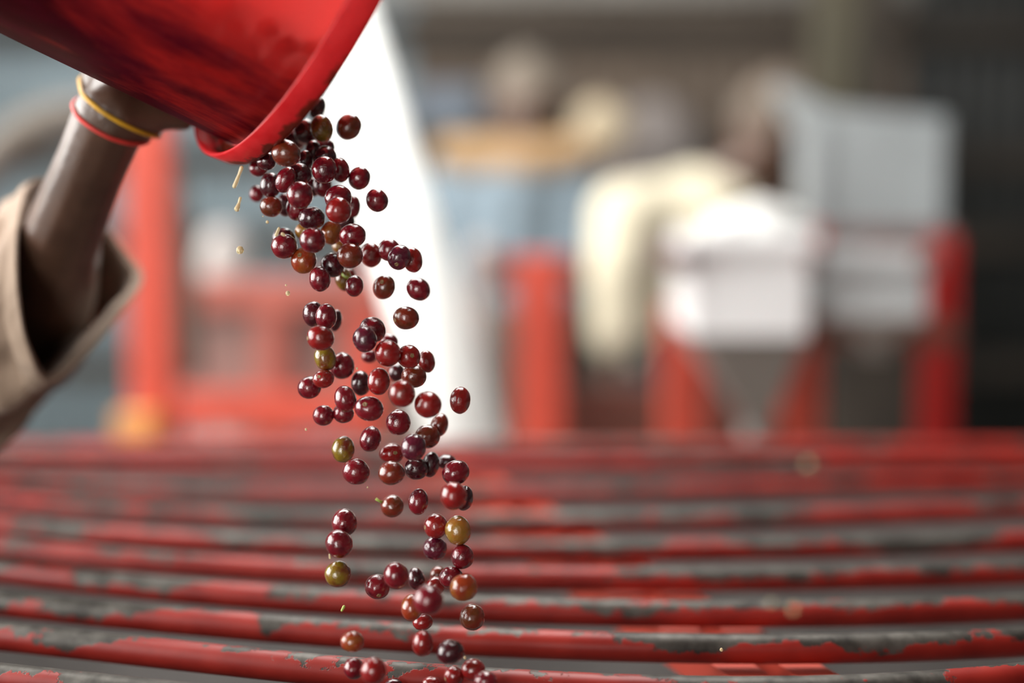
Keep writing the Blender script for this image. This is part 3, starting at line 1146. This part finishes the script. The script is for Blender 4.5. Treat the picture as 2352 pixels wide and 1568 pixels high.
calyx_first = {}
for i, (px, py, rx, ry, ti, c, ly, v) in enumerate(CHERRIES):
    z = dep[i]
    me, cm, pole = VAR[v]
    key = (v, c)
    if key not in calyx_first:
        m2 = me.copy()
        m2.materials.append(CH[c])
        calyx_first[key] = m2
    o = obj('coffee_cherry', calyx_first[key])
    k = z / FPX * 1.07
    p = at(px, py, z)
    view = (p - CAM).normalized()
    xr = RGT
    yf_ = FWD
    zu = UPV
    a = math.radians(-ti)
    xa = xr * math.cos(a) + zu * math.sin(a)
    za = -xr * math.sin(a) + zu * math.cos(a)
    sx, sy, sz = rx * k, (rx + ry) / 2 * k, ry * k
    o.matrix_world = Matrix(((xa.x * sx, yf_.x * sy, za.x * sz, p.x), (xa.y * sx, yf_.y * sy, za.y * sz, p.y), (xa.z * sx, yf_.z * sy, za.z * sz, p.z), (0, 0, 0, 1)))
    tag(o, labels[i], 'cherry', 'coffee cherries falling from the bucket')
    cx = obj('calyx', cm, None, o)
    if (px, py) in ((901, 1162), (789, 641)):
        if px == 901:
            pts = [(-.75, -.3, .62), (-.95, -.35, .80), (-1.15, -.4, 1.05)]
        else:
            pts = [(.1, -.9, .35), (.35, -1.05, .1), (.7, -1.15, -.05)]
        st = obj('stem', tube_mesh('stem', pts, [.13, .10, .13], 8), M['stem'], o, True)
        o['label'] = 'reddish brown coffee cherry with a green stem, over the far rods' if px == 901 else 'half-ripe coffee cherry with a green stem, partly hidden under the bucket stream'

# cherries still packed in the bucket (a pile nobody could count through the plastic)
bm = bmesh.new()
rp_ = random.Random(11)
sp = .0136
UPW = Vector((0, 0, 1))
cnt = 0
for a in range(-10, 11):
    for b in range(-10, 11):
        for c in range(0, 22):
            s = -.012 - c * sp * .86
            xx = (a + (.5 if (b + c) % 2 else 0)) * sp
            yy = b * sp * .9
            rmax = R_BODY + TAPER * s - .0105
            if xx * xx + yy * yy > rmax * rmax or s < -BLEN + .016:
                continue
            p = BC + BA * s + BD * xx + BE * yy
            lvl = BC + BD * (.068 + .25 * s)       # surface of the pile
            if (p - lvl).dot(Vector((.18, 0, 1)).normalized()) > -BA.z * 0 + 0.0 + (s * -.0):
                continue
            m4 = Matrix.Translation(p + Vector((rp_.uniform(-1, 1), rp_.uniform(-1, 1), rp_.uniform(-1, 1))) * .0012) @ Matrix.Diagonal((1, rp_.uniform(.92, 1.05), rp_.uniform(.95, 1.1), 1))
            bmesh.ops.create_icosphere(bm, subdivisions=1, radius=.0066, matrix=m4)
            cnt += 1
print('pile cherries', cnt)
pile = obj('cherry_pile', bm, CH['dark'], None, True)
tag(pile, 'pile of ripe coffee cherries lying inside the tilted red bucket', 'cherries', kind='stuff')


# ------------------------------------------------------------------ juice drops and scraps
def drop(px, py, z, pts, label, mat='juice', name='juice_drop', cat='drop', group='juice drops flying off'):
    """pts: (dx px, dy px, r px) chain"""
    caps = []
    k = z / FPX
    P = [(at(px + dx, py + dy, z), r * k) for dx, dy, r in pts]
    if len(P) == 1:
        P.append((P[0][0] + UPV * P[0][1] * .35, P[0][1] * .85))
    for (p0, q0), (p1, q1) in zip(P, P[1:]):
        caps.append((p0, q0, p1, q1))
    o = obj(name, blob(name, caps, max(.0003, min(q for _, q in P) * .45), 3), M[mat])
    tag(o, label, cat, group)
    return o


drop(545, 405, .80, [(10, -20, 5), (4, -4, 4), (-2, 12, 5), (-7, 23, 5)], 'long pale juice strand hanging below the bucket lip')
drop(546, 470, .80, [(6, -15, 4), (3, -4, 3.5), (-2, 10, 6.5)], 'short pale juice strand with a bead, below the long strand')
drop(551, 575, .80, [(0, 0, 10)], 'round amber juice drop falling alone left of the stream')
drop(661, 674, .80, [(0, 0, 6)], 'small pale juice drop left of the thin stretch')
drop(657, 655, .80, [(0, 0, 2.6)], 'tiny juice bead just above the small pale drop')
drop(614, 510, .80, [(0, 0, 4)], 'small juice bead below the upper clump, left of it')
drop(604, 497, .80, [(0, 0, 1.8)], 'minute juice bead beside the upper clump')
drop(638, 530, .775, [(3, -6, 3.5), (-4, 10, 4)], 'wet juice streak above the dark cherry at the left')
drop(649, 537, .77, [(0, 0, 4.5), (4, 4, 2.5)], 'juice bead stuck over the dark left cherry')
drop(703, 986, .80, [(0, 0, 3.2)], 'tiny juice bead left of the stream above the far rods')
drop(820, 846, .80, [(0, 0, 3)], 'tiny juice bead in mid-stream by the very dark cherry')
drop(757, 1276, .80, [(0, -3, 2.4), (1, 5, 3)], 'small juice bead below the pair of crimson cherries')
drop(844, 1119, .80, [(0, 0, 2.2)], 'minute juice bead over the far rods')
drop(1068, 1510, .77, [(0, 0, 4)], 'small pale bead right of the darkest low cherry')
drop(1657, 1492, .79, [(0, 0, 4.5)], 'lone pale bead over the near rods at the right')
drop(787, 1398, .79, [(3, -5, 4), (-2, 4, 3)], 'green scrap of cherry skin falling over the near rods', 'leafbit', 'skin_scrap', 'scrap', None)

drop(1822, 1398, .60, [(0, 0, 9)], 'blurred juice drop close to the lens, over the near rods', group='blurred drops near the lens')
drop(1772, 1385, .61, [(0, 0, 6)], 'smaller blurred juice drop left of the close one over the near rods', group='blurred drops near the lens')
drop(1856, 1066, .56, [(0, 0, 9)], 'added drop in place of a blurred glint on the farthest rods at the right', group='blurred drops near the lens')  # glint on the far rods, built as a drop near the lens

# ------------------------------------------------------------------ red machines behind the grate
def span(name, x0, x1, y0, y1, z, depth, mat, parent, bev=.004):
    """box whose front face shows between photo pixels at depth z"""
    A, B = at(x0, y1, z), at(x1, y0, z)
    o = obj(name, box_bm((min(A.x, B.x), A.y, A.z), (max(A.x, B.x), A.y + depth, B.z), bev), M[mat])
    return under(o, parent)


def post(name, x0, x1, ytop, z, mat, parent, depth=.06):
    A, B = at(x0, 900, z), at(x1, 900, z)
    t = at(x0, ytop, z)
    return under(obj(name, box_bm((A.x, A.y, 0), (B.x, A.y + depth, t.z), .004), M[mat]), parent)


lm = empty('red_machine', (-.3, 2.45, 0))
tag(lm, 'red steel machine frame with faded red panels, left behind the grate', 'machine')
post('post', 295, 392, 240, 2.35, 'frame_red', lm)
post('post', 1185, 1292, 585, 2.6, 'frame_red', lm)
post('post', 800, 880, 630, 2.9, 'frame_red', lm)
post('post', 590, 660, 640, 2.9, 'panel_red', lm)
span('top_rail', 392, 880, 640, 715, 2.88, .06, 'panel_red', lm)
span('bottom_rail', 392, 880, 905, 990, 2.88, .06, 'frame_red', lm)
span('panel', 392, 610, 715, 905, 2.93, .02, 'panel_dull', lm)
span('panel', 650, 820, 715, 905, 2.93, .02, 'panel_dull', lm)
span('panel', 392, 480, 920, 1120, 2.95, .02, 'galv', lm)
span('cross_rail', 1120, 1345, 585, 655, 2.62, .05, 'panel_brown', lm)
span('low_panel', 1290, 1530, 880, 1300, 2.75, .02, 'panel_brown', lm)
span('low_panel', 880, 1190, 700, 1300, 3.0, .02, 'beige_brown', lm)
span('glow_block', 262, 352, 950, 1040, 2.30, .05, 'yellow', lm)  # made-up orange block in place of a soft orange glow

rmch = empty('red_machine', (.6, 2.45, 0))
tag(rmch, 'red post frame carrying the galvanised hoppers, right behind the grate', 'machine')
post('post', 1525, 1622, 700, 2.42, 'frame_red', rmch)
post('post', 1806, 1890, 520, 2.42, 'frame_red', rmch)
post('post', 2126, 2195, 545, 2.42, 'frame_deep', rmch)
span('top_rail', 1622, 2195, 520, 575, 2.41, .04, 'mauve_rail', rmch)
span('mid_rail', 1622, 2204, 735, 795, 2.41, .04, 'panel_brown', rmch)
span('low_panel', 1622, 1815, 900, 1300, 2.6, .02, 'panel_brown', rmch)
span('back_panel', 1890, 2120, 790, 1400, 2.9, .02, 'timber', rmch)


for xb_ in (1578, 1874, 2142):
    pa, pb = at(xb_, 575, 2.02), at(xb_, 575, 2.43)
    under(obj('bracket', box_bm((pa.x - .012, pa.y, pa.z - .03), (pa.x + .012, pb.y, pa.z), .002), M['mauve_rail']), rmch)


def funnel(name, x0, x1, y0, y1, yb, xb, z, depth, mat, label):
    """open topped sheet hopper: square bin over a pyramid"""
    r = empty(name, at((x0 + x1) / 2, yb, z + depth / 2))
    A, B = at(x0, y1, z), at(x1, y0, z)
    bm = bmesh.new()
    t = .004
    lv = []
    bx = at(xb, yb, z + depth / 2)
    for (xa, xb_, ya, yb_, zz) in ((A.x, B.x, A.y, A.y + depth, B.z), (A.x, B.x, A.y, A.y + depth, A.z), (bx.x - .022, bx.x + .022, bx.y - .022, bx.y + .022, bx.z)):
        lv.append([bm.verts.new(v) for v in ((xa, ya, zz), (xb_, ya, zz), (xb_, yb_, zz), (xa, yb_, zz))])
    L = [[v.co.copy() for v in q] for q in lv]
    bm.free()
    for nm_, a, b, m_ in (('bin', L[0], L[1], mat), ('cone', L[1], L[2], 'galv_shaded')):
        bm = bmesh.new()
        va, vb = [bm.verts.new(v) for v in a], [bm.verts.new(v) for v in b]
        for i in range(4):
            j = (i + 1) % 4
            bm.faces.new((va[i], va[j], vb[j], vb[i]))
        bmesh.ops.recalc_face_normals(bm, faces=bm.faces)
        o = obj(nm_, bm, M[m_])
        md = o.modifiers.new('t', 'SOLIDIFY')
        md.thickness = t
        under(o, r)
    under(obj('lip', box_bm((A.x - .01, A.y - .012, B.z - .025), (B.x + .01, A.y, B.z), .003), M[mat]), r)
    under(obj('spout', tube_mesh('spout', [bx, bx - Vector((0, 0, .12 if mat == 'galv_light' else .03))], .024, 16), M['galv_shaded'], None, True), r)
    tag(r, label, 'hopper')
    return r


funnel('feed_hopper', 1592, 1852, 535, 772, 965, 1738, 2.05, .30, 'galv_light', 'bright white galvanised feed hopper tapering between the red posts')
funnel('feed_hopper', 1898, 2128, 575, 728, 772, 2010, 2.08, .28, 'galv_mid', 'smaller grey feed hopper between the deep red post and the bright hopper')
gh = empty('grey_hood', at(2000, 540, 2.6))
tag(gh, 'large grey sheet metal hood with angled corner, above the right red frame', 'hood')
A = at(1840, 540, 2.6)
zt = at(2000, 245, 2.6).z
xs = [at(1838, 500, 2.6).x, at(2168, 500, 2.6).x]
xk = at(1800, 500, 2.6).x
bm = bmesh.new()
xs[0] = at(1852, 500, 2.6).x
pr = [(xs[0], A.z), (xs[1], A.z), (xs[1], at(0, 268, 2.6).z), (at(1900, 0, 2.6).x, at(0, 245, 2.6).z), (at(1795, 0, 2.6).x, at(0, 195, 2.6).z), (at(1785, 0, 2.6).x, at(0, 205, 2.6).z), (at(1846, 0, 2.6).x, at(0, 300, 2.6).z)]
f1 = [bm.verts.new((a, A.y, b)) for a, b in pr]
f2 = [bm.verts.new((a, A.y + .10, b)) for a, b in pr]
bm.faces.new(f1)
bm.faces.new(f2[::-1])
for i in range(len(pr)):
    j = (i + 1) % len(pr)
    bm.faces.new((f1[i], f2[i], f2[j], f1[j]))
bmesh.ops.recalc_face_normals(bm, faces=bm.faces)
under(obj('shell', bm, M['galv']), gh)
for x_ in (1856, 2130):
    p0 = at(x_, 540, 2.595)
    under(obj('edge_strip', box_bm((p0.x, p0.y - .006, p0.z), (p0.x + .028, p0.y, at(0, 270, 2.6).z), .002), M['galv']), gh)

# leaning white pipe
p0, p1 = at(1100, 1110, 2.0), at(722, -140, 2.35)
dd = (p0 - p1).normalized()
p0 = p0 + dd * .6
wp = empty('white_pipe', p0)
tag(wp, 'big white plastic pipe leaning behind the falling cherries', 'pipe')
bmw = tube_mesh('pipe', [p0, p1 - dd * .4], .057, 40)
under(obj('barrel', bmw, M['pipe_white'], None, True), wp)
mid = at(1100, 1110, 2.0)
under(obj('socket_collar', tube_mesh('collar', [mid + dd * .10, mid + dd * .22], .063, 40), M['pipe_white'], None, True), wp)

# curved hose at the left
hp = [at(-260, 640, 2.5), at(-120, 480, 2.5), at(-20, 365, 2.5), at(60, 300, 2.5), at(150, 270, 2.5), at(250, 275, 2.55), at(330, 330, 2.6), at(380, 440, 2.6), at(410, 620, 2.6), at(420, 900, 2.6)]
hs = []
for i in range(len(hp) - 1):
    q0, q1, q2, q3 = hp[max(i - 1, 0)], hp[i], hp[i + 1], hp[min(i + 2, len(hp) - 1)]
    for t in range(6):
        f = t / 6
        hs.append(.5 * ((2 * q1) + (q2 - q0) * f + (2 * q0 - 5 * q1 + 4 * q2 - q3) * f * f + (3 * q1 - q0 - 3 * q2 + q3) * f ** 3))
o = obj('hose', tube_mesh('hose', hs, .034, 16), M['hose'], None, True)
tag(o, 'thick brown-grey hose arching behind the forearm', 'hose')

# pale sacks peeping over the frames
def sack(px, py, z, r, label, w=1.7):
    c = at(px, py, z)
    k = z / FPX * r
    b = blob('sack', [(c, k, c + Vector((0, .02, -.25)), k * w), (c + Vector((0, .02, -.25)), k * w, Vector((c.x, c.y + .03, k * w)), k * w)], .012, 8)
    o = obj('sack', b, M['sack'])
    tag(o, label, 'sack', 'pale sacks among the machines')


sack(512, 565, 3.25, 52, 'pale filled sack rising behind the faded red panels')
sack(1105, 575, 2.84, 36, 'pale filled sack between the white pipe and the red cross rail', 1.05)
c0, c1, c2_, c3 = at(1660, 540, 2.20), at(1745, 522, 2.22), at(1825, 532, 2.24), at(1745, 590, 2.20)
o = obj('sack', blob('sack', [(c0, .036, c1, .045), (c1, .045, c2_, .034), (c1, .045, c3, .05)], .007, 8), M['galv_light'])
o.data.materials[0] = M['white_sack']
tag(o, 'white sack slumped in the mouth of the bright feed hopper', 'sack')
# made-up crate and shelf in place of a small bluish window
cr = at(1020, 290, 4.5)
ce = empty('crate', cr)
tag(ce, 'made-up blue-grey crate in place of a small window in the brown wall', 'crate')
for (lo, hi) in (((-.10, 0, 0), (.12, .012, .13)), ((-.10, .2, 0), (.12, .212, .13)), ((-.10, 0, 0), (-.088, .21, .13)), ((.108, 0, 0), (.12, .21, .13)), ((-.1, 0, 0), (.12, .21, .01))):
    obj('side' if hi[2] > .05 else 'base', box_bm(lo, hi, .003), M['crate'], ce)
sf = obj('shelf', box_bm((cr.x - .3, cr.y - .02, cr.z - .04), (cr.x + .45, 4.82, cr.z - .002), .003), M['olive'])
tag(sf, 'added wooden shelf on the brown back wall under the blue-grey crate', 'shelf')


# ------------------------------------------------------------------ workers in the background
def human(label, J, shirt, capm, collar=None, trouser='trouser', sw=1.):
    v = {k: Vector(p) for k, p in J.items()}
    root = empty('person', (v['pelvis'].x, v['pelvis'].y, 0))
    tag(root, label, 'person')
    h, f = v['head'], v['face'].normalized()
    s = Vector((0, 0, 1)).cross(f).normalized()
    u = f.cross(s).normalized()
    if u.z < 0:
        u = -u
    caps = [(h + u * .03 - f * .01, .082, h + u * .03, .082), (h - u * .06 + f * .035, .045, h, .07), (h + f * .085 - u * .02, .012, h + f * .078 + u * .012, .008),
            (h - u * .05 - f * .02, .05, v['neck'], .052), (v['neck'], .055, v['chest'], .08), (v['chest'], .09, v['pelvis'], .09)]
    for sd in (1, -1):
        caps.append((h + s * sd * .08, .014, h + s * sd * .083 + u * .02, .013))
    for a in ('L', 'R'):
        caps += [(v['chest'], .07, v['sh' + a], .05), (v['sh' + a], .05, v['el' + a], .038), (v['el' + a], .036, v['ha' + a], .024)]
        d = (v['ha' + a] - v['el' + a]).normalized()
        sidev = d.cross(Vector((0, 0, 1))).normalized()
        for q in range(4):
            b0 = v['ha' + a] + sidev * (q - 1.5) * .014
            caps.append((v['ha' + a], .02, b0 + d * .07, .011))
            caps.append((b0 + d * .07, .010, b0 + d * .13 - Vector((0, 0, .02)), .008))
        caps.append((v['ha' + a] + d * .02, .015, v['ha' + a] + d * .07 - sidev * .05, .010))
    under(obj('body', blob('body', caps, .006, 4), M['skin']), root)
    for sd in (1, -1):
        bme = bmesh.new()
        bmesh.ops.create_icosphere(bme, subdivisions=2, radius=.0105)
        e = obj('eye', bme, M['eye'], None, True)
        e.location = h + f * .0655 + s * sd * .032 + u * .012
        under(e, root)
    sc = [(v['chest'], .125 * sw, v['pelvis'] + Vector((0, 0, .02)), .135 * sw), (v['chest'] + Vector((0, 0, .03)), .11 * sw, v['neck'] - Vector((0, 0, .04)), .075)]
    for a in ('L', 'R'):
        sc += [(v['chest'] + Vector((0, 0, .03)), .11, v['sh' + a], .072), (v['sh' + a], .072, v['el' + a], .062)]
        if a in v.get('long', 'LR') if isinstance(v.get('long'), str) else True:
            sc.append((v['el' + a], .060, v['el' + a].lerp(v['ha' + a], .62), .056))
    under(obj('shirt', blob('shirt', sc, .010, 8), M[shirt]), root)
    cp = [(h + u * .055 - f * .012, .088, h + u * .085 - f * .012, .074)]
    under(obj('cap', blob('cap', cp, .007, 4), M[capm]), root)
    if collar:
        cc = [(v['shL'] + Vector((0, -.04, .055)), .05, v['neck'] + Vector((0, -.06, -.01)), .06), (v['shR'] + Vector((0, -.04, .055)), .05, v['neck'] + Vector((0, -.06, -.01)), .06)]
        under(obj('shoulder_cloth', blob('shoulder_cloth', cc, .009, 5), M[collar]), root)
    p = v['pelvis']
    tc = [(p, .14, p - Vector((0, 0, .08)), .14)]
    for sd in (1, -1):
        k = Vector((p.x + s.x * .09 * sd, p.y + s.y * .09 * sd, p.z * .52)) + f * .03
        ft = Vector((p.x + s.x * .10 * sd, p.y + s.y * .10 * sd, .09))
        tc += [(p + s * .07 * sd, .095, k, .068), (k, .066, ft, .052)]
        shb = blob('shoe', [(ft - Vector((0, 0, .045)), .042, Vector((ft.x, ft.y, .032)) + Vector((f.x, f.y, 0)).normalized() * .15, .03)], .009, 3)
        under(obj('shoe', shb, M['hair']), root)
    under(obj('trousers', blob('trousers', tc, .012, 5), M[trouser]), root)
    return root


def pz(px, py, z):
    return at(px, py, z)


# cream-shirted worker bent towards the hoppers
human('worker in a loose cream shirt bending over the galvanised hoppers', dict(
    head=pz(1762, 335, 3.05), face=(.9, -.1, -.35), neck=pz(1660, 425, 3.06), chest=pz(1590, 540, 3.08), pelvis=pz(1545, 800, 3.12),
    shL=pz(1430, 492, 2.98), elL=pz(1412, 640, 2.92), haL=pz(1415, 850, 2.90),
    shR=pz(1690, 520, 3.2), elR=pz(1800, 640, 3.25), haR=pz(1900, 700, 3.1)), 'cream', 'cap_brown', sw=1.12)
# blue-clad worker facing the camera
human('worker in grey-blue clothes with an orange cloth on the shoulders', dict(
    head=pz(1205, 265, 3.6), face=(-.1, -1, -.2), neck=pz(1195, 365, 3.62), chest=pz(1175, 470, 3.64), pelvis=pz(1170, 760, 3.66),
    shL=pz(1325, 405, 3.62), elL=pz(1330, 600, 3.58), haL=pz(1250, 740, 3.45),
    shR=pz(1040, 405, 3.62), elR=pz(1010, 600, 3.58), haR=pz(1080, 740, 3.45)), 'blue_cloth', 'cap_beige', 'orange_cloth', sw=1.2)
# stooping worker with a cream cap
human('stooping worker in mauve-grey with a cream cap, beside the cream shirt', dict(
    head=pz(1398, 350, 4.1), face=(-.75, -.5, -.6), neck=pz(1450, 345, 4.15), chest=pz(1500, 340, 4.2), pelvis=pz(1560, 560, 4.3),
    shL=pz(1440, 370, 4.1), elL=pz(1430, 520, 4.05), haL=pz(1380, 620, 4.0),
    shR=pz(1520, 330, 4.35), elR=pz(1480, 500, 4.4), haR=pz(1420, 620, 4.3)), 'grey_cloth', 'cap_cream', sw=1.1)
